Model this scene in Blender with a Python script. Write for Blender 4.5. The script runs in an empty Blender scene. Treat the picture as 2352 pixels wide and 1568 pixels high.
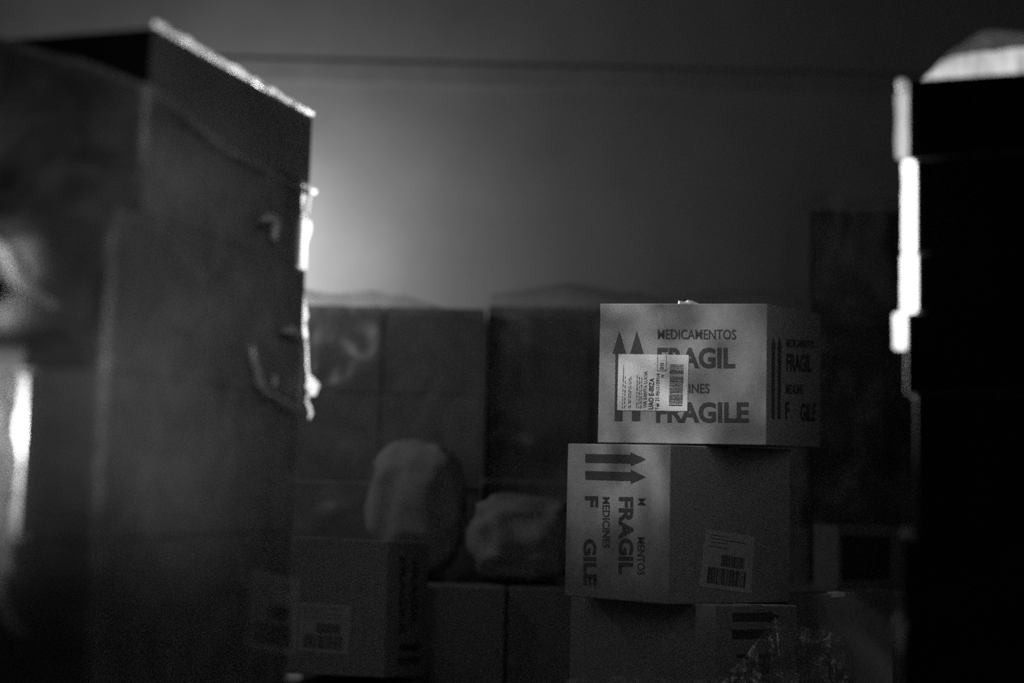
import bpy, bmesh, math, random
from mathutils import Vector, noise
random.seed(7)
S = bpy.context.scene
COL = S.collection
# ------------------------------------------------------------------ camera
W, H, F = 2352, 1568, 3267.0
PITCH, ROLL, CZ = math.radians(5.58), math.radians(1.5), 0.88
CAM = Vector((0, 0, CZ))
FW = Vector((0, math.cos(PITCH), math.sin(PITCH)))
_r0, _u0 = Vector((1, 0, 0)), Vector((0, -math.sin(PITCH), math.cos(PITCH)))
RT = _r0 * math.cos(ROLL) + _u0 * math.sin(ROLL)
UP = _u0 * math.cos(ROLL) - _r0 * math.sin(ROLL)
cd = bpy.data.cameras.new('camera')
cam = bpy.data.objects.new('camera', cd); COL.objects.link(cam)
from mathutils import Matrix
cam.matrix_world = Matrix(((RT.x, UP.x, -FW.x, CAM.x), (RT.y, UP.y, -FW.y, CAM.y), (RT.z, UP.z, -FW.z, CAM.z), (0, 0, 0, 1)))
cd.sensor_width = 36.0; cd.lens = 36.0 * F / W; cd.clip_start = 0.05
cd.dof.use_dof = True; cd.dof.focus_distance = 3.85; cd.dof.aperture_fstop = 0.78; cd.dof.aperture_blades = 0
S.camera = cam
S.view_settings.view_transform = 'Standard'; S.view_settings.look = 'None'
S.view_settings.gamma = 1.0; S.view_settings.use_curve_mapping = False
S.view_settings.exposure = 0.0
S.cycles.use_denoising = False
S.cycles.max_bounces = 6; S.cycles.diffuse_bounces = 2; S.cycles.glossy_bounces = 2
S.cycles.transparent_max_bounces = 10; S.cycles.transmission_bounces = 2
S.cycles.caustics_reflective = False; S.cycles.caustics_refractive = False
S.cycles.blur_glossy = 1.0; S.cycles.sample_clamp_indirect = 0.45
# ------------------------------------------------------------------ world: faint even fill through the side left open behind the camera
w = bpy.data.worlds.new('world'); S.world = w; w.use_nodes = True
w.node_tree.nodes['Background'].inputs[0].default_value = (1, 1, 1, 1)
w.node_tree.nodes['Background'].inputs[1].default_value = 0.0006


def lamp(name, kind, loc, power, target=None, size=0.05, angle=60, blend=0.5, pattern=None):
    l = bpy.data.lights.new(name, kind); l.energy = power; l.shadow_soft_size = size
    o = bpy.data.objects.new(name, l); COL.objects.link(o); o.location = loc
    if kind == 'SPOT':
        l.spot_size = math.radians(angle); l.spot_blend = blend
    if target is not None:
        o.rotation_euler = (Vector(target) - Vector(loc)).to_track_quat('-Z', 'Y').to_euler()
    if pattern:
        l.use_nodes = True
        nt = l.node_tree; em = nt.nodes['Emission']
        tc = nt.nodes.new('ShaderNodeTexCoord'); no = nt.nodes.new('ShaderNodeTexNoise')
        no.inputs['Scale'].default_value = pattern[0]; no.inputs['Detail'].default_value = 2.0
        no.inputs['Distortion'].default_value = 0.6
        mr = nt.nodes.new('ShaderNodeMapRange')
        mr.inputs['From Min'].default_value = 0.38; mr.inputs['From Max'].default_value = 0.66
        mr.inputs['To Min'].default_value = pattern[1]; mr.inputs['To Max'].default_value = pattern[2]
        nt.links.new(tc.outputs['Normal'], no.inputs['Vector'])
        nt.links.new(no.outputs['Fac'], mr.inputs['Value'])
        nt.links.new(mr.outputs['Result'], em.inputs['Strength'])
    return o


# floodlight standing behind the wrapped stack: a narrow beam across to the right-hand stack ...
lamp('rear_spot', 'SPOT', (-1.05, 4.6, 1.44), 1700, (0.82, 2.9, 1.42), 0.03, 25, 1.0)
# ... a second spot added to brighten the film folds on that stack ...
lamp('rear_spot', 'SPOT', (-0.85, 3.9, 1.75), 1100, (-0.50, 2.75, 1.40), 0.05, 55, 0.7)
# ... a third, narrow, added to brighten the tape end ...
lamp('rear_spot', 'SPOT', (-1.05, 4.6, 1.75), 420, (0.45, 3.95, 1.37), 0.02, 7, 0.8)
# ... and an unseen point lamp added for rims and carton tops
lamp('rim_fill', 'POINT', (-1.08, 4.78, 1.80), 4, None, 0.04)
# lamp on the back wall
lamp('wall_lamp', 'POINT', (-1.32, 6.72, 1.98), 31, None, 0.12)
# work light above the aisle, patchy by a noise pattern imitating light through plastic
lamp('work_light', 'SPOT', (-0.66, 2.72, 2.06), 50, (0.37, 3.85, 1.15), 0.03, 30, 1.0, (27.0, 0.25, 2.1))
# unseen fill added beyond the left edge for glare on the film
lamp('left_fill', 'SPOT', (-1.25, 1.75, 1.25), 22, (-0.87, 2.36, 1.20), 0.03, 17, 1.0, (12.0, -0.6, 2.2))
# unseen lamp added inside the carton gap to make its strip bright
lamp('gap_fill', 'POINT', (-0.782, 2.46, 0.94), 2.6, None, 0.015)
# unseen fill added high on the near right to brighten the wrapped stack
lamp('stack_fill', 'SPOT', (0.65, -0.6, 1.9), 105.0, (-0.76, 2.45, 1.17), 0.08, 18.5, 0.8, (16.0, 0.35, 1.7))
# weak area fill added behind the camera to lift the front faces
dl = bpy.data.lights.new('camera_side_fill', 'AREA'); dl.shape = 'RECTANGLE'; dl.size = 6.0; dl.size_y = 3.0; dl.energy = 0.6
do = bpy.data.objects.new('camera_side_fill', dl); COL.objects.link(do); do.location = (0, -0.95, 2.0); do.rotation_euler = (math.radians(90), 0, 0)

# ------------------------------------------------------------------ projection helpers


def ray(px, py):
    return FW + RT * ((px - W / 2) / F) - UP * ((py - H / 2) / F)


def at(px, py, Y):
    d = ray(px, py); return CAM + d * (Y / d.y)


def zat(X, Y, py):
    a = Vector((X, Y, 0)) - CAM
    k = (py - H / 2)
    c0 = a.dot(UP) * F + k * a.dot(FW); c1 = UP.z * F + k * FW.z
    return -c0 / c1


def along(P, d, px, z):
    """distance along horizontal direction d from plan point P so that it shows at column px (at height z)"""
    a = Vector((P[0], P[1], z)) - CAM; dd = Vector((d[0], d[1], 0)); k = px - W / 2
    return (k * a.dot(FW) - F * a.dot(RT)) / (F * dd.dot(RT) - k * dd.dot(FW))


# ------------------------------------------------------------------ materials


def mat(name, col, rough=0.8, var=0.12, scale=30, bump=0.0, spec=0.3, bscale=None, bdist=0.001):
    m = bpy.data.materials.new(name); m.use_nodes = True; nt = m.node_tree
    b = nt.nodes['Principled BSDF']; b.inputs['Roughness'].default_value = rough
    b.inputs['Specular IOR Level'].default_value = spec
    tc = nt.nodes.new('ShaderNodeTexCoord'); n = nt.nodes.new('ShaderNodeTexNoise')
    n.inputs['Scale'].default_value = scale; n.inputs['Detail'].default_value = 5
    r = nt.nodes.new('ShaderNodeMapRange'); r.inputs['From Min'].default_value = 0.3; r.inputs['From Max'].default_value = 0.7
    r.inputs['To Min'].default_value = col * (1 - var); r.inputs['To Max'].default_value = col * (1 + var)
    nt.links.new(tc.outputs['Object'], n.inputs['Vector']); nt.links.new(n.outputs['Fac'], r.inputs['Value'])
    nt.links.new(r.outputs['Result'], b.inputs['Base Color'])
    if bump:
        n2 = nt.nodes.new('ShaderNodeTexNoise'); n2.inputs['Scale'].default_value = bscale or scale; n2.inputs['Detail'].default_value = 4
        bp = nt.nodes.new('ShaderNodeBump'); bp.inputs['Strength'].default_value = bump; bp.inputs['Distance'].default_value = bdist
        nt.links.new(tc.outputs['Object'], n2.inputs['Vector'])
        nt.links.new(n2.outputs['Fac'], bp.inputs['Height']); nt.links.new(bp.outputs['Normal'], b.inputs['Normal'])
    return m


def film(name, op, gloss=0.5, rough=0.25, col=0.8, scale=8, bump=0.8, opvar=0.6, trans=0.5):
    """plastic film: part clear, part milky, with a sheen"""
    m = bpy.data.materials.new(name); m.use_nodes = True; nt = m.node_tree; N = nt.nodes; L = nt.links
    N.remove(N['Principled BSDF']); out = N['Material Output']
    tc = N.new('ShaderNodeTexCoord'); n = N.new('ShaderNodeTexNoise')
    n.inputs['Scale'].default_value = scale; n.inputs['Detail'].default_value = 6; n.inputs['Distortion'].default_value = 1.2
    L.new(tc.outputs['Object'], n.inputs['Vector'])
    mr = N.new('ShaderNodeMapRange'); mr.inputs['From Min'].default_value = 0.35; mr.inputs['From Max'].default_value = 0.7
    mr.inputs['To Min'].default_value = op * (1 - opvar); mr.inputs['To Max'].default_value = min(1, op * (1 + opvar))
    L.new(n.outputs['Fac'], mr.inputs['Value'])
    bp = N.new('ShaderNodeBump'); bp.inputs['Strength'].default_value = bump; bp.inputs['Distance'].default_value = 0.01
    L.new(n.outputs['Fac'], bp.inputs['Height'])
    d = N.new('ShaderNodeBsdfDiffuse'); t = N.new('ShaderNodeBsdfTranslucent'); g = N.new('ShaderNodeBsdfGlossy'); tr = N.new('ShaderNodeBsdfTransparent')
    for x in (d, t, g): x.inputs['Color'].default_value = (col, col, col, 1)
    tr.inputs['Color'].default_value = (0.96, 0.96, 0.96, 1)
    g.inputs['Roughness'].default_value = rough
    L.new(bp.outputs['Normal'], g.inputs['Normal']); L.new(bp.outputs['Normal'], d.inputs['Normal'])
    a = N.new('ShaderNodeMixShader'); a.inputs[0].default_value = trans; L.new(d.outputs[0], a.inputs[1]); L.new(t.outputs[0], a.inputs[2])
    b = N.new('ShaderNodeMixShader'); b.inputs[0].default_value = gloss; L.new(a.outputs[0], b.inputs[1]); L.new(g.outputs[0], b.inputs[2])
    c = N.new('ShaderNodeMixShader'); L.new(mr.outputs['Result'], c.inputs[0]); L.new(tr.outputs[0], c.inputs[1]); L.new(b.outputs[0], c.inputs[2])
    L.new(c.outputs[0], out.inputs['Surface'])
    return m


M = dict(
    card=mat('cardboard', 0.34, 0.85, 0.10, 60, 0.15),
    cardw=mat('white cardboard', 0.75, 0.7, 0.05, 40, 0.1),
    cardd=mat('darkened cardboard', 0.16, 0.85, 0.12, 40, 0.1),  # cardboard toned down, on the right to make cartons look shaded
    cardb=mat('shade-darkened cardboard', 0.05, 0.85, 0.12, 40, 0.1),  # cardboard near black to keep the tall back load looking shaded
    ink=mat('printing ink', 0.045, 0.7, 0.25, 300),
    paper=mat('label paper', 0.78, 0.6, 0.04, 80),
    paperd=mat('dim label paper', 0.55, 0.6, 0.04, 80),  # label paper darkened so the label looks less lit
    tape=mat('packing tape', 0.5, 0.25, 0.05, 30, 0.1, 0.6),
    blacksheet=mat('black sheet', 0.012, 0.6, 0.3, 12, 0.3, 0.15),
    wood=mat('pallet wood', 0.3, 0.8, 0.3, 12, 0.3),
    wall=mat('rough plaster wall', 0.36, 0.9, 0.10, 2.5, 0.3, 0.2),
    beam=mat('painted steel beam', 0.33, 0.7, 0.1, 6),
    floor=mat('concrete floor', 0.22, 0.75, 0.25, 5, 0.2),
    ceil=mat('ceiling sheet', 0.1, 0.9, 0.1, 5),
    sack=mat('woven sack', 0.5, 0.8, 0.2, 9, 0.6, 0.2),
    film=film('stretch film', 0.34, 0.3, 0.5, 0.8, 7, 1.0),
    filmc=film('crumpled clear film', 0.42, 0.6, 0.2, 0.85, 22, 1.0),
    filmw=film('milky folded film', 0.9, 0.15, 0.4, 0.85, 30, 0.6, 0.1, 0.6),
    filmp=film('bunched stretch film', 0.6, 0.25, 0.3, 0.85, 25, 1.0, 0.3, 0.5),
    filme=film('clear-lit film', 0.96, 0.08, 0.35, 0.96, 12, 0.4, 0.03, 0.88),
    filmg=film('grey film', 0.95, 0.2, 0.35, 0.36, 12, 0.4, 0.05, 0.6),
    filmk=film('creased film', 0.95, 0.2, 0.35, 0.9, 25, 0.4, 0.05, 0.15),
    filmb=film('old stretch film', 0.30, 0.35, 0.4, 0.7, 3.0, 1.0, 0.9),
)

# ------------------------------------------------------------------ object helpers


class MB:
    def __init__(s): s.v, s.f, s.m, s.mats = [], [], [], []

    def mi(s, m):
        m = M[m]
        if m not in s.mats: s.mats.append(m)
        return s.mats.index(m)

    def poly(s, pts, m):
        i = len(s.v); s.v += [Vector(p) for p in pts]; s.f.append(list(range(i, i + len(pts)))); s.m.append(s.mi(m))

    def mesh(s, vs, fs, m):
        i = len(s.v); s.v += [Vector(p) for p in vs]; k = s.mi(m)
        for f in fs: s.f.append([i + q for q in f]); s.m.append(k)

    def box(s, P, dx, dy, dz, m, bev=0.0):
        """P corner, three edge vectors"""
        s.hexa([P, P + dx, P + dx + dy, P + dy], [P + dz, P + dx + dz, P + dx + dy + dz, P + dy + dz], m, bev)

    def hexa(s, lo, hi, m, bev=0.0):
        bm = bmesh.new(); vs = [bm.verts.new(p) for p in list(lo) + list(hi)]
        for f in ((3, 2, 1, 0), (4, 5, 6, 7), (0, 1, 5, 4), (1, 2, 6, 5), (2, 3, 7, 6), (3, 0, 4, 7)): bm.faces.new([vs[i] for i in f])
        bmesh.ops.recalc_face_normals(bm, faces=bm.faces)
        if bev: bmesh.ops.bevel(bm, geom=bm.edges[:], offset=bev, segments=2, affect='EDGES', profile=0.5)
        bm.verts.index_update()
        s.mesh([v.co.copy() for v in bm.verts], [[v.index for v in f.verts] for f in bm.faces], m); bm.free()

    def build(s, name, parent=None, origin=None, smooth=False):
        me = bpy.data.meshes.new(name)
        if parent is not None: o0 = Vector(parent['_o'])
        elif origin is not None: o0 = Vector(origin)
        else:
            xs = [v.x for v in s.v]; ys = [v.y for v in s.v]; zs = [v.z for v in s.v]
            o0 = Vector(((min(xs) + max(xs)) / 2, (min(ys) + max(ys)) / 2, min(zs)))
        me.from_pydata([tuple(v - o0) for v in s.v], [], s.f)
        for m in s.mats: me.materials.append(m)
        me.polygons.foreach_set('material_index', s.m)
        if smooth: me.polygons.foreach_set('use_smooth', [True] * len(me.polygons))
        me.update()
        o = bpy.data.objects.new(name, me); COL.objects.link(o)
        if parent is not None: o.parent = parent
        else: o.location = o0
        o['_o'] = tuple(o0)
        return o


def tag(o, label, cat, group=None, kind=None):
    if label: o['label'] = label
    if cat: o['category'] = cat
    if group: o['group'] = group
    if kind: o['kind'] = kind
    return o


def bil(q, u, v):
    return (q[0] * (1 - u) + q[1] * u) * (1 - v) + (q[3] * (1 - u) + q[2] * u) * v


class Face:
    """a flat face of a carton; px() finds the point of the face seen at a pixel"""

    def __init__(s, a, b, c, d):
        s.q = [Vector(p) for p in (a, b, c, d)]      # TL TR BR BL
        s.n = (s.q[1] - s.q[0]).cross(s.q[3] - s.q[0]).normalized()
        if s.n.dot(CAM - s.q[0]) < 0: s.n = -s.n
        s.o = sum(s.q, Vector()) / 4

    def px(s, x, y, off=0.001):
        d = ray(x, y); t = (s.o - CAM).dot(s.n) / d.dot(s.n)
        return CAM + d * t + s.n * off


_tc = {}


def text_mesh(txt, bold=0.012):
    if (txt, bold) in _tc: return _tc[(txt, bold)]
    cu = bpy.data.curves.new('t', 'FONT'); cu.body = txt; cu.offset = bold; cu.resolution_u = 3
    cu.space_character = 1.0
    ob = bpy.data.objects.new('t', cu); COL.objects.link(ob)
    me = bpy.data.meshes.new_from_object(ob.evaluated_get(bpy.context.evaluated_depsgraph_get()))
    vs = [v.co.copy() for v in me.vertices]; fs = [list(p.vertices) for p in me.polygons]
    bpy.data.objects.remove(ob); bpy.data.curves.remove(cu); bpy.data.meshes.remove(me)
    x0 = min(v.x for v in vs); x1 = max(v.x for v in vs); y0 = min(v.y for v in vs); y1 = max(v.y for v in vs)
    vs = [((v.x - x0) / (x1 - x0), (y1 - v.y) / (y1 - y0)) for v in vs]
    _tc[(txt, bold)] = (vs, fs); return vs, fs


def put_text(mb, txt, q, m='ink', bold=0.012):
    vs, fs = text_mesh(txt, bold)
    mb.mesh([bil(q, u, v) for u, v in vs], fs, m)


def rectq(face, x0, y0, x1, y1, rot=0, off=0.001, sl=0.0):
    """pixel rectangle on a face as TL TR BR BL of the writing; rot 90 reads downwards, -90 upwards; sl slope of rows"""
    def P(x, y): return face.px(x, y + sl * (x - x0), off)
    a, b, c, d = P(x0, y0), P(x1, y0), P(x1, y1), P(x0, y1)
    if rot == 90: return [b, c, d, a]
    if rot == -90: return [d, a, b, c]
    return [a, b, c, d]


def poly_px(mb, face, pts, m='ink', off=0.001):
    mb.poly([face.px(x, y, off) for x, y in pts], m)


def uvrect(mb, q, u0, v0, u1, v1, m, n, off):
    mb.poly([bil(q, u, v) + n * off for u, v in ((u0, v0), (u1, v0), (u1, v1), (u0, v1))], m)


def barcode(mb, q, u0, v0, u1, v1, n, off, seed, horiz=False, k=26):
    r = random.Random(seed); a0, a1 = (v0, v1) if horiz else (u0, u1)
    p = a0
    while p < a1:
        wd = r.choice((1, 1, 2, 3)) * (a1 - a0) / (k * 3.2); e = min(p + wd, a1)
        if horiz: uvrect(mb, q, u0, p, u1, e, 'ink', n, off)
        else: uvrect(mb, q, p, v0, e, v1, 'ink', n, off)
        p = e + r.choice((1, 1, 2)) * (a1 - a0) / (k * 3.2)


def ship_label(parent, face, quad, seed=1, pm='paper'):
    """white paper shipping label with two bar codes, tilted on the carton"""
    mb = MB(); n = face.n
    q = [face.px(x, y, 0.0012) for x, y in quad]
    ql = [p - n * 0.0010 for p in q]
    mb.hexa(ql, q, pm)
    barcode(mb, q, 0.36, 0.40, 0.82, 0.60, n, 0.0005, seed)
    barcode(mb, q, 0.13, 0.64, 0.87, 0.92, n, 0.0005, seed + 1)
    for v in (0.08, 0.14, 0.2, 0.28): uvrect(mb, q, 0.1, v, 0.1 + 0.18 * (1 + (seed * 7 + int(v * 100)) % 4), v + 0.012, 'ink', n, 0.0005)
    return mb.build('shipping_label', parent)


def make_box(lo, hi, m='card', bev=0.003, seam=True):
    """closed carton: lo/hi = near, left, back, right corners. Adds the two flap slits on top."""
    mb = MB(); mb.hexa(lo, hi, m, bev)
    return mb


def tape_strip(parent, hi, along_lr=True, wdt=0.048, drop=0.012, m='tape'):
    """tape over the top seam, folded down both ends; hi = near, left, back, right top corners"""
    mb = MB(); A, B, C, D = hi
    if along_lr: a, b = (A + D) / 2, (B + C) / 2; s = (D - A).normalized()
    else: a, b = (A + B) / 2, (D + C) / 2; s = (B - A).normalized()
    e = (b - a).normalized(); u = Vector((0, 0, 1)); h = s * wdt / 2; t = 0.0008
    def slab(p, q, nrm): mb.hexa([p - h, p + h, q + h, q - h], [p - h + nrm * t, p + h + nrm * t, q + h + nrm * t, q - h + nrm * t], m)
    slab(a + u * .0006, b + u * .0006, u)
    slab(a - e * .0006, a - e * .0006 - u * drop, -e); slab(b + e * .0006, b + e * .0006 - u * drop, e)
    return mb.build('packing_tape', parent)


def px_carton(corner, Y, theta, left, right, m='card', zb=None, bev=0.003, zt=None):
    """carton from its near vertical edge (column, top row, bottom row), distance and heading; left/right give the far edges"""
    th = math.radians(theta)
    cx = at(corner[0], (corner[1] + corner[2]) / 2, Y)
    P = (cx.x, cx.y)
    dl = (-math.cos(th), math.sin(th)); dr = (math.sin(th), math.cos(th)); zm = cx.z
    a = along(P, dl, left[0], zm); b = along(P, dr, right[0], zm)
    L = (P[0] + dl[0] * a, P[1] + dl[1] * a); R = (P[0] + dr[0] * b, P[1] + dr[1] * b)
    t = [zat(*P, corner[1]), zat(*L, left[1]), zat(*R, right[1])]
    if zt is not None: t = [q_ - .001 for q_ in zt]
    bo = [zat(*P, corner[2]), zat(*L, left[2]), zat(*R, right[2])] if zb is None else [zb] * 3
    B = (L[0] + R[0] - P[0], L[1] + R[1] - P[1])
    hi = [Vector((*P, t[0])), Vector((*L, t[1])), Vector((*B, t[1] + t[2] - t[0])), Vector((*R, t[2]))]
    lo = [Vector((*P, bo[0])), Vector((*L, bo[1])), Vector((*B, bo[1] + bo[2] - bo[0])), Vector((*R, bo[2]))]
    fl = Face(hi[1], hi[0], lo[0], lo[1]); fr = Face(hi[0], hi[3], lo[3], lo[0])
    return make_box(lo, hi, m, bev), fl, fr, lo, hi


def pallet(P, dx, dy, z1, label, group=None, wood='wood'):
    """wooden pallet, top at z1, plan corner P, edge vectors dx dy (Vectors)"""
    P = Vector((P[0], P[1], 0)); t = 0.02; u = Vector((0, 0, 1)); n = 5
    e = bpy.data.objects.new('pallet', None); COL.objects.link(e); c = P + (dx + dy) / 2; e.location = c; e['_o'] = tuple(c)
    tag(e, label, 'pallet', group)
    for i in range(n):
        mb = MB(); wd = dy / n; mb.box(P + wd * i + wd * 0.08 + u * (z1 - t), dx, wd * 0.84, u * t, 'wood', 0.002); mb.build('deck_board', e)
    for i in (0, 1, 2):
        mb = MB(); mb.box(P + dx * (0.0 if i == 0 else (0.44 if i == 1 else 0.88)), dx * 0.12, dy, u * t, 'wood')
        for j in (0, 1, 2):
            mb.box(P + dx * (0.0 if i == 0 else (0.44 if i == 1 else 0.88)) + dy * (0.0 if j == 0 else (0.42 if j == 1 else 0.84)) + u * t, dx * 0.12, dy * 0.16, u * (z1 - 2 * t), 'wood')
        mb.build('runner', e)
    return e


# ------------------------------------------------------------------ the hall
def struct(name, mb): return tag(mb.build(name), None, None, None, 'structure')


WALL_Y = 7.35
mb = MB(); mb.box(Vector((-4, -1, -0.1)), Vector((8.2, 0, 0)), Vector((0, 8.5, 0)), Vector((0, 0, 0.1)), 'floor'); struct('floor', mb)
mb = MB(); mb.box(Vector((-4, WALL_Y, 0)), Vector((8.2, 0, 0)), Vector((0, 0.15, 0)), Vector((0, 0, 4.2)), 'wall'); struct('wall_back', mb)
mb = MB(); mb.box(Vector((-4.15, -1, 0)), Vector((0.15, 0, 0)), Vector((0, 8.5, 0)), Vector((0, 0, 4.2)), 'wall'); struct('wall_left', mb)
mb = MB(); mb.box(Vector((4.2, -1, 0)), Vector((0.15, 0, 0)), Vector((0, 8.5, 0)), Vector((0, 0, 4.2)), 'wall'); struct('wall_right', mb)
mb = MB(); mb.box(Vector((-4.15, -1, 4.2)), Vector((8.5, 0, 0)), Vector((0, 8.5, 0)), Vector((0, 0, 0.12)), 'ceil'); struct('ceiling', mb)
zb_ = at(1200, 165, WALL_Y - .1).z
mb = MB(); mb.box(Vector((-4, WALL_Y - 0.012, zb_ - .06)), Vector((8.2, 0, 0)), Vector((0, 0.012, 0)), Vector((0, 0, 0.12)), 'beam', 0.004); struct('trim_1', mb)

# ------------------------------------------------------------------ middle stack: three cartons in focus
U = Vector((0, 0, 1))


def arrow_up(mb, f, cx, y0, yh, y1, hw, sw, dx=-2.0):
    """arrow pointing up: tip y0, head base yh, foot y1"""
    poly_px(mb, f, [(cx, y0), (cx + hw, yh), (cx - hw, yh)])
    poly_px(mb, f, [(cx - sw, yh), (cx + sw, yh), (cx + sw + dx, y1), (cx - sw + dx, y1)])


def arrow_right(mb, f, cy, x0, xh, x1, hw, sw, sl=0.0):
    poly_px(mb, f, [(x0, cy - sw), (xh, cy - sw + sl * (xh - x0)), (xh, cy + sw + sl * (xh - x0)), (x0, cy + sw)])
    poly_px(mb, f, [(xh, cy - hw + sl * (xh - x0)), (x1, cy + sl * (x1 - x0)), (xh, cy + hw + sl * (xh - x0))])


# top carton
mb, fl, fr, lo, hi = px_carton((1761, 697, 1022), 3.75, 25.7, (1375, 697, 1016), (1885, 720, 1028))
arrow_up(mb, fl, 1423, 760, 812, 967, 15.5, 9)
arrow_up(mb, fl, 1463, 760, 812, 967, 15.5, 9.5)
put_text(mb, 'MEDICAMENTOS', rectq(fl, 1511, 756, 1691, 779, sl=0.004), bold=0.012)
put_text(mb, 'FRAGIL', rectq(fl, 1510, 798, 1689, 846), bold=0.035)
put_text(mb, 'MEDICINES', rectq(fl, 1510, 881, 1630, 903), bold=0.012)
put_text(mb, 'FRAGILE', rectq(fl, 1507, 923, 1720, 971), bold=0.035)
for x in (1776, 1790):
    poly_px(mb, fr, [(x - 3.5, 800), (x + 3.5, 801), (x + 2.5, 962), (x - 4.5, 961)])
    poly_px(mb, fr, [(x, 772), (x + 5.5, 801), (x - 5.5, 800)])
put_text(mb, 'MEDICAMENTOS', rectq(fr, 1806, 778, 1868, 797, sl=0.06), bold=0.012)
put_text(mb, 'FRAGIL', rectq(fr, 1806, 811, 1863, 853, sl=0.05), bold=0.035)
put_text(mb, 'MEDICINES', rectq(fr, 1805, 882, 1845, 904, sl=0.03), bold=0.012)
put_text(mb, 'F', rectq(fr, 1803, 922, 1813, 962), bold=0.035)
put_text(mb, 'GILE', rectq(fr, 1838, 926, 1873, 968), bold=0.035)
top = mb.build('carton')
tag(top, 'topmost carton of the sharp stack, upright fragile print and a white address label', 'carton', 'medicine cartons in the middle stack')
tape_strip(top, hi, True)
# address label
lb = MB(); n = fl.n
q = [fl.px(x, y, 0.0022) for x, y in ((1421, 813), (1583, 815), (1579, 944), (1418, 942))]
lb.hexa([p - n * 0.001 for p in q], q, 'paper')
def lr(x0, y0, x1, y1): return ((x0 - 1420) / 162, (y0 - 813) / 130, (x1 - 1420) / 162, (y1 - 813) / 130)
barcode(lb, q, *lr(1540, 836, 1571, 932), n, 0.0005, 5, True, 34)
for r_ in ((1511, 813, 1512, 851), (1531, 813, 1532, 851), (1511, 850, 1532, 851.2)): uvrect(lb, q, *lr(*r_), 'ink', n, 0.0005)
def sub(x0, y0, x1, y1):
    a, b, c, d = lr(x0, y0, x1, y1); o = n * 0.0006
    return [bil(q, a, d) + o, bil(q, a, b) + o, bil(q, c, b) + o, bil(q, c, d) + o]
put_text(lb, 'UAO E-IBIZA', sub(1493, 868, 1505, 940), bold=0.03)
put_text(lb, 'Tel: 31-95151591/4', sub(1509, 857, 1518, 941), bold=0.02)
put_text(lb, 'VIA SANTA LUCIA', sub(1481, 852, 1489, 937), bold=0.01)
put_text(lb, 'N', sub(1520, 860, 1528, 866), bold=0.02)
put_text(lb, '88', sub(1517, 832, 1526, 848), bold=0.0)
rr = random.Random(3)
for x in (1432, 1437, 1446, 1450, 1465, 1470, 1475):
    y = 938
    while y > 868:
        l_ = rr.uniform(3, 9); uvrect(lb, q, *lr(x, y - l_, x + 1.6, y), 'ink', n, 0.0005); y -= l_ + rr.uniform(1.5, 4)
uvrect(lb, q, *lr(1432.4, 838, 1433.6, 872), 'ink', n, 0.0005)
lbo = lb.build('address_label', top); lbo['label'] = 'white printed address label'
# crumpled end of tape on top
cr = MB(); base = [at(x, y, 3.92) for x, y in ((1562, 688), (1568, 690), (1575, 691), (1583, 687), (1590, 688), (1597, 690), (1606, 695))]
zt = hi[0].z
nn = 7; dep = 6; vs = []; fs = []
for j in range(dep):
    for i in range(nn):
        p = base[i].copy(); k = math.sin(math.pi * (j + .5) / dep)
        z_ = zt + 0.002 + (p.z - zt) * k
        vs.append(Vector((p.x, 3.92 + j * 0.012, z_ + 0.001 * math.sin(i * 3 + j * 5))))
for j in range(dep - 1):
    for i in range(nn - 1):
        a = j * nn + i; fs.append([a, a + 1, a + nn + 1, a + nn])
vs2 = [Vector((v.x, v.y, zt - 0.001)) for v in vs]
cr.mesh(vs, fs, 'filmw'); k = len(vs)
rim = [i for i in range(nn)] + [j * nn + nn - 1 for j in range(1, dep)] + [(dep - 1) * nn + i for i in range(nn - 2, -1, -1)] + [j * nn for j in range(dep - 2, 0, -1)]
cr.mesh([vs[i] for i in rim] + [vs2[i] for i in rim], [[i, (i + 1) % len(rim), (i + 1) % len(rim) + len(rim), i + len(rim)] for i in range(len(rim))], 'filmw')
cro = cr.build('tape_end', top); cro['label'] = 'bright crumpled end of tape sticking up from the top'

# second carton
z_top0 = min(p.z for p in lo)
mb, fl, fr, lo2, hi2 = px_carton((1537, 1021, 1388), 3.72, 45, (1300, 1018, 1368), (1815, 1032, 1383))
arrow_right(mb, fl, 1052, 1345, 1449, 1484, 16, 10, 0.02)
arrow_right(mb, fl, 1091, 1345, 1449, 1484, 16.5, 10, 0.03)
put_text(mb, 'F', rectq(fl, 1344, 1139, 1374, 1164, 90), bold=0.035)
put_text(mb, 'GILE', rectq(fl, 1340, 1237, 1370, 1344, 90), bold=0.035)
put_text(mb, 'MEDICINES', rectq(fl, 1384, 1141, 1401, 1258, 90), bold=0.012)
put_text(mb, 'FRAGIL', rectq(fl, 1421, 1141, 1455, 1318, 90), bold=0.035)
put_text(mb, 'M', rectq(fl, 1466, 1144, 1483, 1160, 90), bold=0.012)
put_text(mb, 'MENTOS', rectq(fl, 1464, 1233, 1481, 1320, 90), bold=0.012)
mid = mb.build('carton')
tag(mid, 'middle carton of the sharp stack, lying on its side with print reading downwards', 'carton', 'medicine cartons in the middle stack')
tape_strip(mid, hi2, True)
ship_label(mid, fr, [(1620, 1214), (1733, 1232), (1724, 1363), (1605, 1346)], 11)

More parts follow.
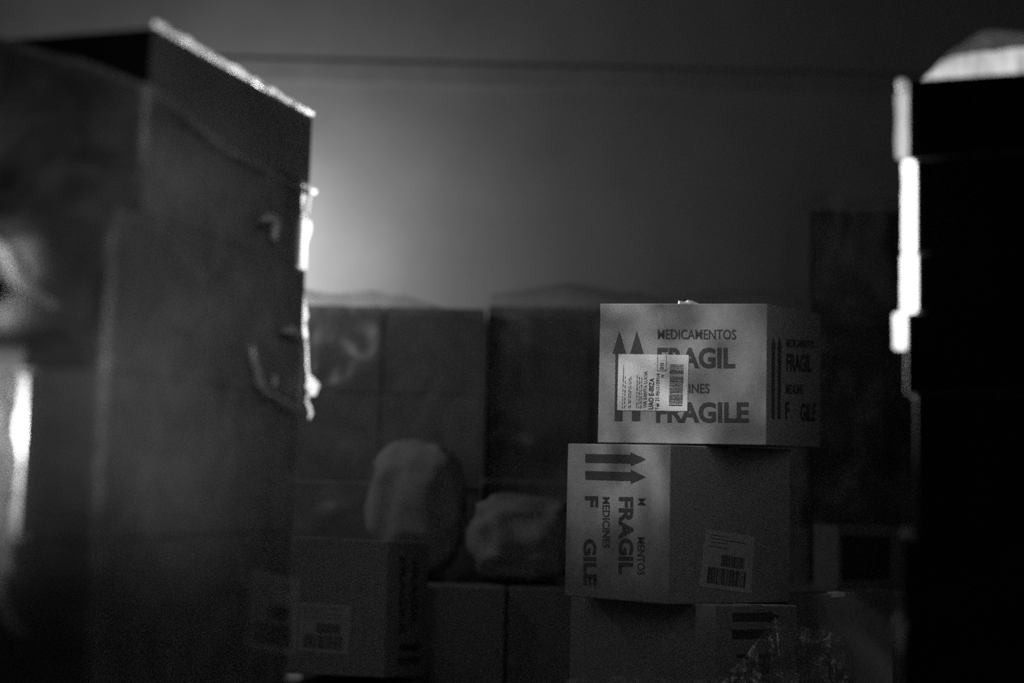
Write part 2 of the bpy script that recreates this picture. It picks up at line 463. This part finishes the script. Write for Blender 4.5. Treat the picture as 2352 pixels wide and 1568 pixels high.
# third carton
PZ = 0.15
mb, fl, fr, lo3, hi3 = px_carton((1641, 1386, 1760), 3.75, 45, (1308, 1373, 1760), (1830, 1381, 1760), zb=PZ, zt=(lo2[0].z, lo2[1].z, lo2[3].z))
arrow_right(mb, fr, 1417, 1682, 1766, 1790, 14, 10, -0.01)
arrow_right(mb, fr, 1456, 1681, 1766, 1790, 14, 10.5, -0.01)
put_text(mb, 'FRAGIL', rectq(fr, 1744, 1502, 1768, 1650, 90), bold=0.035)
put_text(mb, 'FRAGILE', rectq(fr, 1692, 1502, 1718, 1690, 90), bold=0.035)
bot = mb.build('carton')
tag(bot, 'dark carton with two black arrows at the bottom of the sharp stack', 'carton', 'medicine cartons in the middle stack')
tape_strip(bot, hi3, True)
c3 = (lo3[0] + lo3[2]) / 2
d1 = (lo3[3] - lo3[0]).normalized(); d2 = (lo3[1] - lo3[0]).normalized()
pp = c3 - d1 * 0.19 - d2 * 0.255
pallet((pp.x, pp.y), d1 * 0.38, d2 * 0.51, PZ, 'wooden pallet under the sharp stack of medicine cartons')

# loose crumpled film round the foot of the stack
prof = [(1296, 1560, 4.02), (1400, 1554, 3.9), (1520, 1557, 3.77), (1600, 1562, 3.68), (1650, 1556, 3.66), (1700, 1520, 3.68), (1745, 1462, 3.72),
        (1780, 1416, 3.80), (1808, 1430, 3.76), (1835, 1438, 3.72), (1870, 1446, 3.68), (1905, 1451, 3.67), (1935, 1462, 3.68), (1955, 1484, 3.70), (1960, 1530, 3.74), (1966, 1580, 3.8)]
NU, NV = 150, 50
vs = []; fs = []
for i in range(NU + 1):
    t = i / NU * (len(prof) - 1); k = min(int(t), len(prof) - 2); f = t - k
    x = prof[k][0] * (1 - f) + prof[k + 1][0] * f; y = prof[k][1] * (1 - f) + prof[k + 1][1] * f; Y = prof[k][2] * (1 - f) + prof[k + 1][2] * f
    P = at(x, y, Y)
    for j in range(NV + 1):
        v = j / NV
        p = P.copy(); p.z = P.z * (1 - v) + 0.17 * v
        p.y -= 0.09 * math.sin(v * 1.6) * (1 if x > 1600 else 0.25); p.x += 0.02 * v * (1 if x > 1700 else -0.4)
        s_ = min(1, v * 6 + .15)
        r_ = noise.ridged_multi_fractal(Vector((p.x * 9, p.y * 9, p.z * 6)), 0.8, 2.2, 5, 1.0, 2.0)
        p += (CAM - p).normalized() * (0.016 * s_ * (r_ - 1.2))
        p.z += 0.006 * noise.noise(p * 30)
        vs.append(p)
for i in range(NU):
    for j in range(NV):
        a = i * (NV + 1) + j; fs.append([a, a + 1, a + NV + 2, a + NV + 1])
mb = MB(); mb.mesh(vs, fs, 'filmc'); o = mb.build('plastic_film', smooth=True)
tag(o, 'crumpled clear plastic film loose round the foot of the sharp carton stack', 'plastic film')

# ------------------------------------------------------------------ cartons beside the middle stack
mb, fl, fr, lo, hi = px_carton((1792, 1369, 1700), 4.12, 65, (1745, 1362, 1700), (2052, 1355, 1700), m='cardd', zb=PZ)
rb = mb.build('carton'); tag(rb, 'plain carton low down just right of the sharp stack', 'carton'); tape_strip(rb, hi, True)
pallet((0.96, 4.42), Vector((.66, 0, 0)), Vector((0, 0.9, 0)), PZ, 'wooden pallet behind and right of the sharp stack')
mb, fl, fr, lo4, hi4 = px_carton((1925, 1206, 1352), 5.05, 50, (1868, 1203, 1350), (2085, 1210, 1350))
poly_px(mb, fr, [(1932, 1228), (2045, 1232), (2042, 1330), (1934, 1334)])
zt = lo4[0].z
bk = mb.build('carton'); tag(bk, 'blurred carton with a dark printed panel at the foot of the black stack', 'carton')
tape_strip(bk, hi4, True)
mb = MB(); P = Vector((0.97, 4.78, PZ)); mb.box(P, Vector((.62, 0.12, 0)), Vector((-.1, .55, 0)), U * (zt - PZ - .001), 'card', .003)
o = mb.build('carton'); tag(o, 'carton under the blurred one that has a dark printed panel', 'carton')

# carton beside the wrapped stack, left of centre
mb, fl, fr, lo, hi = px_carton((886, 1243, 1556), 4.5, 16.2, (640, 1232, 1545), (982, 1246, 1552))
arrow_right(mb, fr, 1487, 917, 955, 970, 12, 8, -0.08)
arrow_right(mb, fr, 1519, 915, 953, 968, 12, 8, -0.08)
put_text(mb, 'FRAGIL', rectq(fr, 944, 1285, 958, 1440, 90), bold=0.035)
put_text(mb, 'FRAGILE', rectq(fr, 917, 1280, 931, 1455, 90), bold=0.035)
o = mb.build('carton'); tag(o, 'carton left of centre with a large white label, beside the wrapped stack', 'carton')
tape_strip(o, hi, False)
ship_label(o, fl, [(688, 1382), (808, 1391), (800, 1503), (680, 1494)], 21)
zl = min(p.z for p in lo)
a_, b_ = (lo[1] - lo[0]), (lo[3] - lo[0]); a_.z = b_.z = 0
pp = lo[0] + a_ * .01 + b_ * .01
pallet((pp.x, pp.y), b_ * .98, a_ * .98, zl - .001, 'raised wooden pallet under the carton with the large white label')

# ------------------------------------------------------------------ wrapped stack on the left
PH = math.radians(18.0)
SD = Vector((math.sin(PH), math.cos(PH), 0)); FD = Vector((-math.cos(PH), math.sin(PH), 0))   # side goes back, front goes left
C0 = at(338, 400, 2.39); C0.z = 0
tf = along((C0.x, C0.y), SD, 700, 1.2)
t2 = along((C0.x, C0.y), SD, 262, 1.2); t3 = along((C0.x, C0.y), SD, 234, 1.0)
tg = along((C0.x, C0.y), SD, 550, 0.9)


def lz(t, y): p = C0 + SD * t; return zat(p.x, p.y, y)


z1, z2, z3, z4 = lz(0, 60), lz(t2, 470), lz(t3, 848), lz(t3, 1243)
hz = (z4 - PZ) / 2
pf_ = C0 + SD * tf; zm_ = zat(pf_.x, pf_.y, 426)
layers = [  # z0, z1, t of the near end, split, front width
    (zm_, z1, 0.0, None, 0.62), (z2, zm_, 0.003, None, 0.62), (z3, z2, t2, tf * .45, 0.62), (z4, z3, t3, tg, 0.146), (z4 - hz, z4, t3 + .01, tg - .02, 0.62), (PZ, z4 - hz, t3, tg, 0.62)]
LB = ['dark carton on top of the wrapped stack at left, above the film edge', 'dark carton just under the topmost one of the wrapped stack, by the white fold',
      'third carton down at the near corner of the wrapped stack', 'fourth carton down at the near corner of the wrapped stack, beside a bright strip',
      'fifth carton down at the near corner of the wrapped stack', 'lowest carton at the near corner of the wrapped stack']
LR = [None, None, 'third carton down at the far end of the wrapped stack, below the white fold', 'fourth carton down at the far end of the wrapped stack, past the dark gap',
      'lower carton with a dim label at the far end of the wrapped stack', 'lowest carton at the far end of the wrapped stack']
for i, (za, zb, t0, ts, wd) in enumerate(layers):
    jit = [0, 0.002, 0.0, 0.0, 0.004, 0][i]
    t1 = (tf if i == 0 else tf - .028) if ts is None else ts - (0.022 if i == 3 else 0.004)
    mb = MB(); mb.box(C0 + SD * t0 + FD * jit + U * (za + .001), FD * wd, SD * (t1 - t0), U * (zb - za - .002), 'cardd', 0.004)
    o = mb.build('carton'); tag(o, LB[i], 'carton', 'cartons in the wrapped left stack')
    if i < 3:  # thin near-black sheet added over the carton front
        pb = MB(); pb.box(C0 + SD * (t0 - .003) + FD * (jit + .006) + U * (za + .004), FD * (wd - .01), SD * .0025, U * (zb - za - .008), 'blacksheet')
        pb_ = pb.build('added_front_sheet', o); pb_['label'] = 'thin black sheet added over the front'
    if ts is not None:
        te = tf - .004; ta = ts + (0.024 if i == 3 else 0)
        P = C0 + SD * ta + FD * jit + U * (za + .001)
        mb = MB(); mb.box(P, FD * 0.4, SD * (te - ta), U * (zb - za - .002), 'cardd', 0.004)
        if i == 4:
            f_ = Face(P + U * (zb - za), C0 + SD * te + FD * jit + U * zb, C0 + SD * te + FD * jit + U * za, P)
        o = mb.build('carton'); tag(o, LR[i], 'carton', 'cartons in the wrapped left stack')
        if i == 4: ship_label(o, f_, [(577, 1306), (688, 1330), (680, 1505), (566, 1488)], 31, 'paperd')
# second column of the front, set back behind a gap, seen at the picture's edge
mb = MB(); mb.box(C0 + FD * .205 + SD * (t3 + .05) + U * (z4 + .001), FD * .33, SD * (tg - t3 - .06), U * (z3 - z4 - .002), 'cardw', 0.004)
o = mb.build('carton'); tag(o, 'pale carton beyond the gap at the left edge of the wrapped stack', 'carton', 'cartons in the wrapped left stack')
pp = C0 + SD * (t3 - .02) - FD * .03
pallet((pp.x, pp.y), FD * 1.0, SD * (tf - t3 + .06), PZ, 'wooden pallet under the wrapped stack at left')

# stretch film round it: front sheet, corner, side sheet, far corner
arc = [(0, 85), (100, 120), (200, 142), (330, 192), (400, 242), (500, 330), (600, 378), (680, 425), (700, 432)]


def arc_y(px):
    if px <= 0: return 85
    for (a, b), (c, d) in zip(arc, arc[1:]):
        if px <= c: return b + (d - b) * (px - a) / (c - a)
    return arc[-1][1]


OFF = 0.010


def film_path(s, z):
    """s < 0 along the front, 0..1 along the side, > 1 round the far corner"""
    k = min(1, max(0, (z - (z2 - .05)) / 0.12)); tn = (t3 - OFF) * (1 - k) + (-0.03 + 0 * z) * k
    if s < 0: return C0 + SD * tn - FD * OFF + FD * (-s)
    if s <= 1: return C0 + SD * (tn + (tf + OFF - tn) * s) - FD * OFF
    return C0 + SD * (tf + OFF) - FD * OFF + FD * (s - 1)


def pxof(p):
    d = p - CAM; return W / 2 + F * d.dot(RT) / d.dot(FW), H / 2 - F * d.dot(UP) / d.dot(FW)


ss = [-0.55 + i * 0.008 for i in range(69)] + [i / 90 * .965 for i in range(91)]
NZ = 120
vs = []; fs = []
for s in ss:
    # top height of the film here
    zz = 1.45
    for _ in range(4):
        p = film_path(s, zz); x_, y_ = pxof(Vector((p.x, p.y, zz))); zz = zat(p.x, p.y, arc_y(x_) if s <= 1 else 432)
    n_ = -SD if s < -0.0001 else (-FD if s <= 1 else SD)
    for j in range(NZ + 1):
        v = j / NZ; z = PZ + .02 + (zz - PZ - .02) * v
        p = film_path(s, z); p.z = z
        q_ = Vector((s * 2.0, 0, z)); dg = z * 5 + s * 1.4
        r_ = noise.ridged_multi_fractal(Vector((s * 3.2 + dg * .4, 1.3, z * 9 - s * 2)), 0.9, 2.1, 5, 1.0, 2.0) - 1.1
        w_ = 0.5 + 1.4 * max(0, noise.noise(Vector((s * 2.5, 5, z * 3))))
        if s > 0: w_ *= 1 - max(0, min(1, (s - .75) / .2))
        p += n_ * ((0.004 if s < .8 else -.004) + 0.0050 * w_ * max(0, r_ + .8))
        if v > 0.97: p += n_ * 0.006 * (v - .97) / .03
        vs.append(p)
for i in range(len(ss) - 1):
    for j in range(NZ):
        a = i * (NZ + 1) + j; fs.append([a, a + 1, a + NZ + 2, a + NZ + 1])
mb = MB(); mb.mesh(vs, fs, 'film'); fo = mb.build('stretch_film', smooth=True)
tag(fo, 'clear stretch film wound round the tall carton stack at left', 'plastic film')


def rope(mb, pts, m='filmw', seed=0, ns=14, jag=0.35):
    """thick crumpled rope of film: pts = (point, radius)"""
    pr = []
    for k in range(len(pts) - 1):
        (a, ra), (b, rb_) = pts[k], pts[k + 1]; n = 7
        for i in range(n if k < len(pts) - 2 else n + 1): t = i / n; pr.append((a.lerp(b, t), ra + (rb_ - ra) * t))
    vs = []; fs = []
    for i, (p, r) in enumerate(pr):
        d = (pr[min(i + 1, len(pr) - 1)][0] - pr[max(i - 1, 0)][0]).normalized()
        s = d.cross(Vector((0.2, 1, 0.1))).normalized(); u = s.cross(d)
        for j in range(ns):
            a = 2 * math.pi * j / ns
            rr_ = r * (1 + jag * noise.noise(Vector((math.cos(a) * 1.7 + seed, math.sin(a) * 1.7, p.z * 45 + p.x * 40))))
            vs.append(p + (s * math.cos(a) + u * math.sin(a) * .8) * rr_)
    n = len(pr)
    for i in range(n - 1):
        for j in range(ns): a = i * ns + j; b = i * ns + (j + 1) % ns; fs.append([a, b, b + ns, a + ns])
    fs.append(list(range(ns))[::-1]); fs.append([(n - 1) * ns + j for j in range(ns)])
    mb.mesh(vs, fs, m)


YE = (C0 + SD * tf).y + .01
pr = lambda x, y, r, Y=YE: (at(x, y, Y), r / F * Y)
mb = MB()   # thick folded film at the far edge, lit from behind
rope(mb, [pr(691, 424, 7), pr(691, 450, 11), pr(687, 480, 9), pr(696, 495, 9), pr(707, 512, 9.5), pr(706, 535, 9), pr(702, 558, 5), pr(699, 580, 2)], seed=1, jag=.2)
rope(mb, [pr(694, 484, 6), pr(680, 491, 7), pr(668, 492, 5)], seed=2)
o = mb.build('film_fold', fo, smooth=True); o['label'] = 'glaring white fold of film on the far edge of the stack'
mb = MB()
rope(mb, [pr(696, 672, 2), pr(698, 700, 7), pr(701, 722, 8), pr(698, 745, 6), pr(702, 768, 4), pr(705, 800, 2.5), pr(706, 840, 2.5), pr(708, 858, 3), pr(713, 872, 8), pr(718, 886, 15), pr(716, 899, 13), pr(707, 908, 3), pr(705, 922, 3), pr(712, 935, 4), pr(715, 950, 4), pr(710, 962, 2)], seed=3, jag=.25)
o = mb.build('film_fold', fo, smooth=True); o['label'] = 'bumpy bright edge of bunched film with a pointed tip'
# puckers on the side sheet that catch light


def on_side(x, y, r, lift=0.024):
    pl = C0 - FD * (OFF + lift); n_ = FD; d = ray(x, y); t = (pl - CAM).dot(n_) / d.dot(n_); p = CAM + d * t
    return (p, r / F * p.y)


mb = MB()
rope(mb, [on_side(578, 792, 5), on_side(580, 820, 9), on_side(590, 850, 9), on_side(598, 880, 10), on_side(612, 903, 7), on_side(640, 915, 6), on_side(670, 932, 7), on_side(698, 950, 6)], 'filmk', 5)
mb.build('film_pucker', fo, smooth=True); mb = MB()
rope(mb, [on_side(632, 860, 3), on_side(631, 872, 8), on_side(628, 888, 4)], 'filmk', 6)
mb.build('film_pucker', fo, smooth=True); mb = MB()
rope(mb, [on_side(600, 505, 5), on_side(618, 500, 12), on_side(635, 508, 9), on_side(632, 530, 10), on_side(630, 552, 6)], 'filmk', 7)
mb.build('film_pucker', fo, smooth=True); mb = MB()
rope(mb, [on_side(650, 760, 3), on_side(668, 757, 9), on_side(690, 770, 6)], 'filmk', 8)
o = mb.build('film_pucker', fo, smooth=True)
# bunched upper border of the film, sloping down round the corner
pts_ = []
for k_, s in enumerate([-0.34 + .034 * q for q in range(10)] + [0.0 + .065 * q for q in range(16)]):
    zz = 1.45
    for _ in range(4):
        p = film_path(s, zz); x_, y_ = pxof(Vector((p.x, p.y, zz))); zz = zat(p.x, p.y, arc_y(x_) + 8)
    pts_.append((Vector((p.x, p.y, zz)) + (FD * -.006 if s > 0 else SD * -.006), .0065 + .0045 * noise.noise(Vector((k_ * .9, 2, 3)))))
mb = MB(); rope(mb, pts_, 'filmp', 21, 10, .5)
mb.build('film_border', fo, smooth=True)
# film lying over the top edge
top_pts = [(C0 + SD * t - FD * 0.0 + U * (z1 + .004)) for t in [tf * k / 24 for k in range(25)]]
mb = MB(); rope(mb, [(p + U * (0.002 * math.sin(i * 1.9)), 0.0055 + 0.002 * math.sin(i * 2.3)) for i, p in enumerate(top_pts)], 'filmw', 9, 8, .5)
o = mb.build('film_edge', fo, smooth=True); o['label'] = 'pale bunched film along the top edge'
# bright strip at the gap on the front
def on_front(x, y, r, lift=0.01):
    pl = C0 + SD * (t3 - OFF - lift); d = ray(x, y); t = (pl - CAM).dot(SD) / d.dot(SD); p = CAM + d * t
    return (p, r / F * p.y)
mb = MB()
rope(mb, [on_front(30, 850, 14), on_front(22, 885, 24), on_front(24, 925, 20), on_front(20, 990, 16), on_front(24, 1050, 20), on_front(18, 1110, 22), on_front(14, 1170, 14), on_front(10, 1225, 20), on_front(16, 1262, 10)], 'filmw', 11)
o = mb.build('film_fold', fo, smooth=True); o['label'] = 'bright vertical twist of film at the left picture edge'
mb = MB()
rope(mb, [on_front(-30, 550, 20, .012), on_front(20, 585, 26, .012), on_front(40, 640, 24, .012), on_front(80, 680, 16, .012), on_front(125, 705, 12, .01)], 'filmw', 12)
mb.build('film_pucker', fo, smooth=True); mb = MB()
rope(mb, [on_front(-20, 1300, 18, .03), on_front(8, 1400, 14, .03), on_front(25, 1440, 16, .02), on_front(60, 1452, 8, .02)], 'filmw', 13)
o = mb.build('film_pucker', fo, smooth=True)

# ------------------------------------------------------------------ black stack on the right
segs = [  # right column, left column, top row, bottom row, material, length
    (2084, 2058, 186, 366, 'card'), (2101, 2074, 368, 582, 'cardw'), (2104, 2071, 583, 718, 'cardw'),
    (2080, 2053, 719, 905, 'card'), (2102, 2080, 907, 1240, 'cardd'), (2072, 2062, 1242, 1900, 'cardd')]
names = ['topmost dark carton of the black stack at right, grey lit edge', 'second carton down the black stack, glaring white edge',
         'thin third carton down the black stack, glaring white edge', 'fourth carton down the black stack, edge lit only at its top',
         'fifth carton down the black stack, unlit edge', 'lowest carton of the black stack at right']
prev = None; blk = []
Lr = 0.62
for i, (xr, xl, ya, yb, m) in enumerate(segs):
    Yc = 2.62; c = at(xr, (ya + min(yb, 1500)) / 2, Yc); ph = math.radians(21)
    sd = Vector((math.sin(ph), math.cos(ph), 0)); fd = Vector((math.cos(ph), -math.sin(ph), 0))
    zt_ = zat(c.x, c.y, ya) if prev is None else prev - .001
    zl_ = zat(c.x, c.y, yb) if i < 5 else PZ
    P = Vector((c.x, c.y, zl_))
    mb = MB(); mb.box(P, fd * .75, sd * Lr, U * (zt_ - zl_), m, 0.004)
    # thin black sheet added so the front stays dark as in shade
    mb2 = MB(); mb2.box(P - sd * 0.004 + U * .001 + fd * .004, fd * .74, sd * 0.003, U * (zt_ - zl_ - .002), 'blacksheet')
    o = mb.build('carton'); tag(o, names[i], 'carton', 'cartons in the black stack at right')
    w_o = mb2.build('shade_sheet', o); w_o['label'] = 'black sheet added to keep the front in shade'
    prev = zl_; blk.append(o)
    if i < 4:   # milky film flaps, shaped to the lit stretch, left off in the shade
        y0_, y1_ = (ya + 25 if i == 0 else ya), (802 if i == 3 else yb); nr = 26; eb = MB(); vs = []
        for k in range(nr + 1):
            v_ = k / nr; y_ = y0_ + (y1_ - y0_) * v_; en = min(1, (min(v_, 1 - v_) * nr + .35) / 1.4)
            jl = 2.2 * noise.noise(Vector((i * 7.0, y_ * .02, 0))); xa, xb = xl + jl, xr + 1 + .6 * jl; xm = (xa + xb) / 2
            xa = xm + (xa - xm) * (.55 + .45 * en); xb = xm + (xb - xm) * (.55 + .45 * en)
            for x_, Y_ in ((xa, 2.607), ((xa + xm) / 2, 2.606), (xm, 2.605), (xb, 2.606)): vs.append(at(x_, y_, Y_))
        fs = [[k * 4 + j, k * 4 + j + 1, (k + 1) * 4 + j + 1, (k + 1) * 4 + j] for k in range(nr) for j in range(3)]
        eb.mesh(vs, fs, 'filmg' if i == 0 else 'filme'); e_ = eb.build('film_edge', o, smooth=True); e_['label'] = 'film flap shaped to the lit stretch of the near edge'
    if i == 0: ztop, Ptop, sdt, fdt = zt_, P.copy(), sd, fd
pallet((P.x - .02, P.y + .0), fd * .8, sd * (Lr + .05), PZ - .001, 'wooden pallet under the black stack at right')
# heap of film on top of it
cols = [(2136, 181, 166), (2144, 184, 160), (2165, 185, 140), (2190, 185, 122), (2215, 184, 106), (2240, 183, 101), (2275, 183, 103), (2310, 183, 106), (2352, 182, 107), (2400, 182, 112), (2440, 182, 140)]
mb = MB(); vs = []; fs = []; NUc, NVc = 80, 24
for i in range(NUc + 1):
    t = i / NUc * (len(cols) - 1); k = min(int(t), len(cols) - 2); f = t - k
    x = cols[k][0] * (1 - f) + cols[k + 1][0] * f; yb_ = cols[k][1] * (1 - f) + cols[k + 1][1] * f; yt_ = cols[k][2] * (1 - f) + cols[k + 1][2] * f
    zt_ = zat(*at(x, yt_, 2.75).xy, yt_); p0 = at(x, yb_, 2.75)
    hgt = zt_ - ztop
    for j in range(NVc + 1):
        a = math.pi * j / NVc
        p = Vector((p0.x, 2.75 - 0.11 * math.cos(a) * min(1, .25 + hgt * 14), ztop + .004 + max(hgt - .004, 0.003) * min(1, 1.7 * math.sin(a)) if 0 < j < NVc else ztop + .003))
        n1 = noise.ridged_multi_fractal(p * 14, 0.8, 2.1, 4, 1.0, 2.0) - 1.2
        if 0 < j < NVc: p.y += .008 * n1; p.z = max(ztop + .003, p.z + .004 * n1)
        vs.append(p)
for i in range(NUc):
    for j in range(NVc): a = i * (NVc + 1) + j; fs.append([a, a + 1, a + NVc + 2, a + NVc + 1])
mb.mesh(vs, fs, 'filmg')
o = mb.build('plastic_film', smooth=True); tag(o, 'pale crumpled plastic lying on top of the black stack at right', 'plastic film')
mb = MB(); rope(mb, [(at(2070, 186, 2.63), .008), (at(2072, 196, 2.62), .011), (at(2074, 207, 2.61), .009)], seed=4)
o = mb.build('film_scrap', smooth=True); tag(o, 'glaring scrap of film on the top corner of the black stack', 'plastic film')
mb = MB(); rope(mb, [(at(2072, 1232, 2.68), .004), (at(2088, 1222, 2.64), .011), (at(2096, 1214, 2.63), .004)], seed=5)
mb.build('film_scrap', blk[5], smooth=True)
mb = MB(); rope(mb, [(at(2068, 1405, 2.6), .005), (at(2068, 1430, 2.58), .011), (at(2067, 1470, 2.58), .009), (at(2068, 1500, 2.6), .004)], seed=6)
mb.build('film_scrap', blk[5], smooth=True)

# ------------------------------------------------------------------ background goods
def crumple_sheet(x0, x1, y, z0, tops, m, name, label, amp=0.03, seed=0):
    """film draped down the face and over the top of a load"""
    mb = MB(); vs = []; fs = []; n1, n2 = 60, 50
    for i in range(n1 + 1):
        u = i / n1; x = x0 + (x1 - x0) * u; k = u * (len(tops) - 1); a = min(int(k), len(tops) - 2); zt = tops[a] + (tops[a + 1] - tops[a]) * (k - a)
        for j in range(n2 + 1):
            v = j / n2
            if v < .8: p = Vector((x, y, z0 + (zt - z0) * v / .8))
            else: p = Vector((x, y + (v - .8) / .2 * .5, zt + .01))
            r_ = noise.ridged_multi_fractal(Vector((x * 2.3 + seed, p.z * 2.0, p.y)), 0.9, 2.1, 5, 1.0, 2.0) - 1.1
            if v < .8: p.y -= .01 + amp * max(0, r_)
            else: p.z += amp * .5 * max(0, r_)
            vs.append(p)
    for i in range(n1):
        for j in range(n2): a = i * (n2 + 1) + j; fs.append([a, a + 1, a + n2 + 2, a + n2 + 1])
    mb.mesh(vs, fs, m); o = mb.build(name, smooth=True); tag(o, label, 'plastic film'); return o


def load(x0, x1, y, depth, rows, cols, ztop, label, group, z0=PZ, m='card', mis=None):
    h = (ztop - z0) / rows; w_ = (x1 - x0) / cols; r = random.Random(int(x0 * 100) + rows)
    proto = None
    for i in range(rows):
        for j in range(cols):
            if mis and (i, j) in mis: continue
            sh = r.uniform(-.03, .03)
            if proto is None:
                mb = MB(); mb.box(Vector((x0 + .004, y, z0)), Vector((w_ - .008, 0, 0)), Vector((0, depth, 0)), U * (h - .004), m, .006)
                proto = mb.build('carton'); o = proto; base_ = proto.location.copy(); tape_strip(proto, [Vector((x0 + .004, y, z0 + h - .004)), Vector((x0 + .004, y + depth, z0 + h - .004)), Vector((x0 + w_ - .004, y + depth, z0 + h - .004)), Vector((x0 + w_ - .004, y, z0 + h - .004))], True)
                kids = list(proto.children)
            else:
                o = proto.copy(); COL.objects.link(o)
                for c_ in kids: d_ = c_.copy(); COL.objects.link(d_); d_.parent = o
            o.location = base_ + Vector((j * w_, sh, i * h))
            rn = ['lowest', 'second lowest', 'middle', 'second highest', 'highest'] if rows == 5 else (['lowest', 'second lowest', 'second highest', 'highest'] if rows == 4 else [''])
            cn = ['left', 'middle', 'right'] if cols == 3 else ['left', 'right']
            tag(o, ' '.join((rn[i] + ' ' + cn[j] + ' ' + label).split()), 'carton', group)
    pallet((x0 + .01, y + .01), Vector((x1 - x0 - .02, 0, 0)), Vector((0, depth - .02, 0)), z0 - .001, 'wooden pallet under the ' + group.split(' ', 1)[1])


load(-1.35, -0.11, 5.75, .55, 4, 3, at(850, 700, 5.75).z, 'blurred carton in the back load beyond the sacks and wrapped stack', 'blurred cartons in the back load at left')
load(-0.109, 1.22, 5.9, .5, 4, 3, at(1200, 700, 5.9).z, 'blurred carton in the back load behind the sharp stack', 'blurred cartons in the back load at centre')
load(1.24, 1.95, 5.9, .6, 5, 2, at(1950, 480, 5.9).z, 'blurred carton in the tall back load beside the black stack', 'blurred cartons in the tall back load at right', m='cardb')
zc_ = at(1200, 700, 5.9).z
crumple_sheet(-1.4, -0.10, 5.68, .2, [1.62, 1.66, 1.60, 1.6, 1.5], 'filmb', 'plastic_film', 'hazy plastic sheet over the back load at left', .05, 3)
crumple_sheet(-0.09, 1.22, 5.83, .2, [zc_ + .02, zc_ + .08, zc_ + .03, zc_ + .05, zc_ + .1], 'filmb', 'plastic_film', 'hazy plastic sheet over the back load behind the sharp stack', .05, 8)
crumple_sheet(1.235, 2.0, 5.83, .2, [at(1950, 480, 5.9).z + .03] * 3, 'filmb', 'plastic_film', 'hazy plastic sheet over the tall back load beside the black stack', .05, 14)


def sack(cx, cy, z0, rx, ry, h, label, seed, m='sack'):
    bm = bmesh.new(); bmesh.ops.create_uvsphere(bm, u_segments=48, v_segments=32, radius=1)
    for v in bm.verts:
        c = v.co.copy(); e = 0.75
        s = lambda t: math.copysign(abs(t) ** e, t)
        p = Vector((s(c.x) * rx, s(c.y) * ry, (s(c.z) * .5 + .5) * h))
        k = noise.ridged_multi_fractal(Vector((c.x * 1.6 + seed, c.y * 1.6, c.z * 1.6)), 0.9, 2.1, 4, 1.0, 2.0) - 1.1
        p += Vector((c.x, c.y, c.z * .6 if c.z > -.2 else 0)) * .035 * k
        p.z = max(p.z, 0); v.co = p + Vector((cx, cy, z0))
    bm.verts.index_update()
    mb = MB(); mb.mesh([v.co.copy() for v in bm.verts], [[v.index for v in f.verts] for f in bm.faces], m); bm.free()
    o = mb.build('sack', smooth=True); tag(o, label, 'sack'); return o


zs = at(1150, 1345, 5.0).z
load(-0.41, 0.42, 5.0, .6, 1, 2, zs, 'dark carton carrying a pale sack, low between the stacks', 'low cartons under the sacks')
sack(0.0 + at(1185, 1240, 5.2).x + .02, 5.22, zs, .2, .2, at(1185, 1135, 5.2).z - zs, 'pale rounded sack low and left of the sharp stack', 2)
sack(at(925, 1150, 5.25).x + .05, 5.28, zs, .17, .2, at(925, 1010, 5.25).z - zs, 'dim tall sack above the carton with the large white label', 9)

# clean helper properties
for o in bpy.data.objects:
    if '_o' in o.keys(): del o['_o']
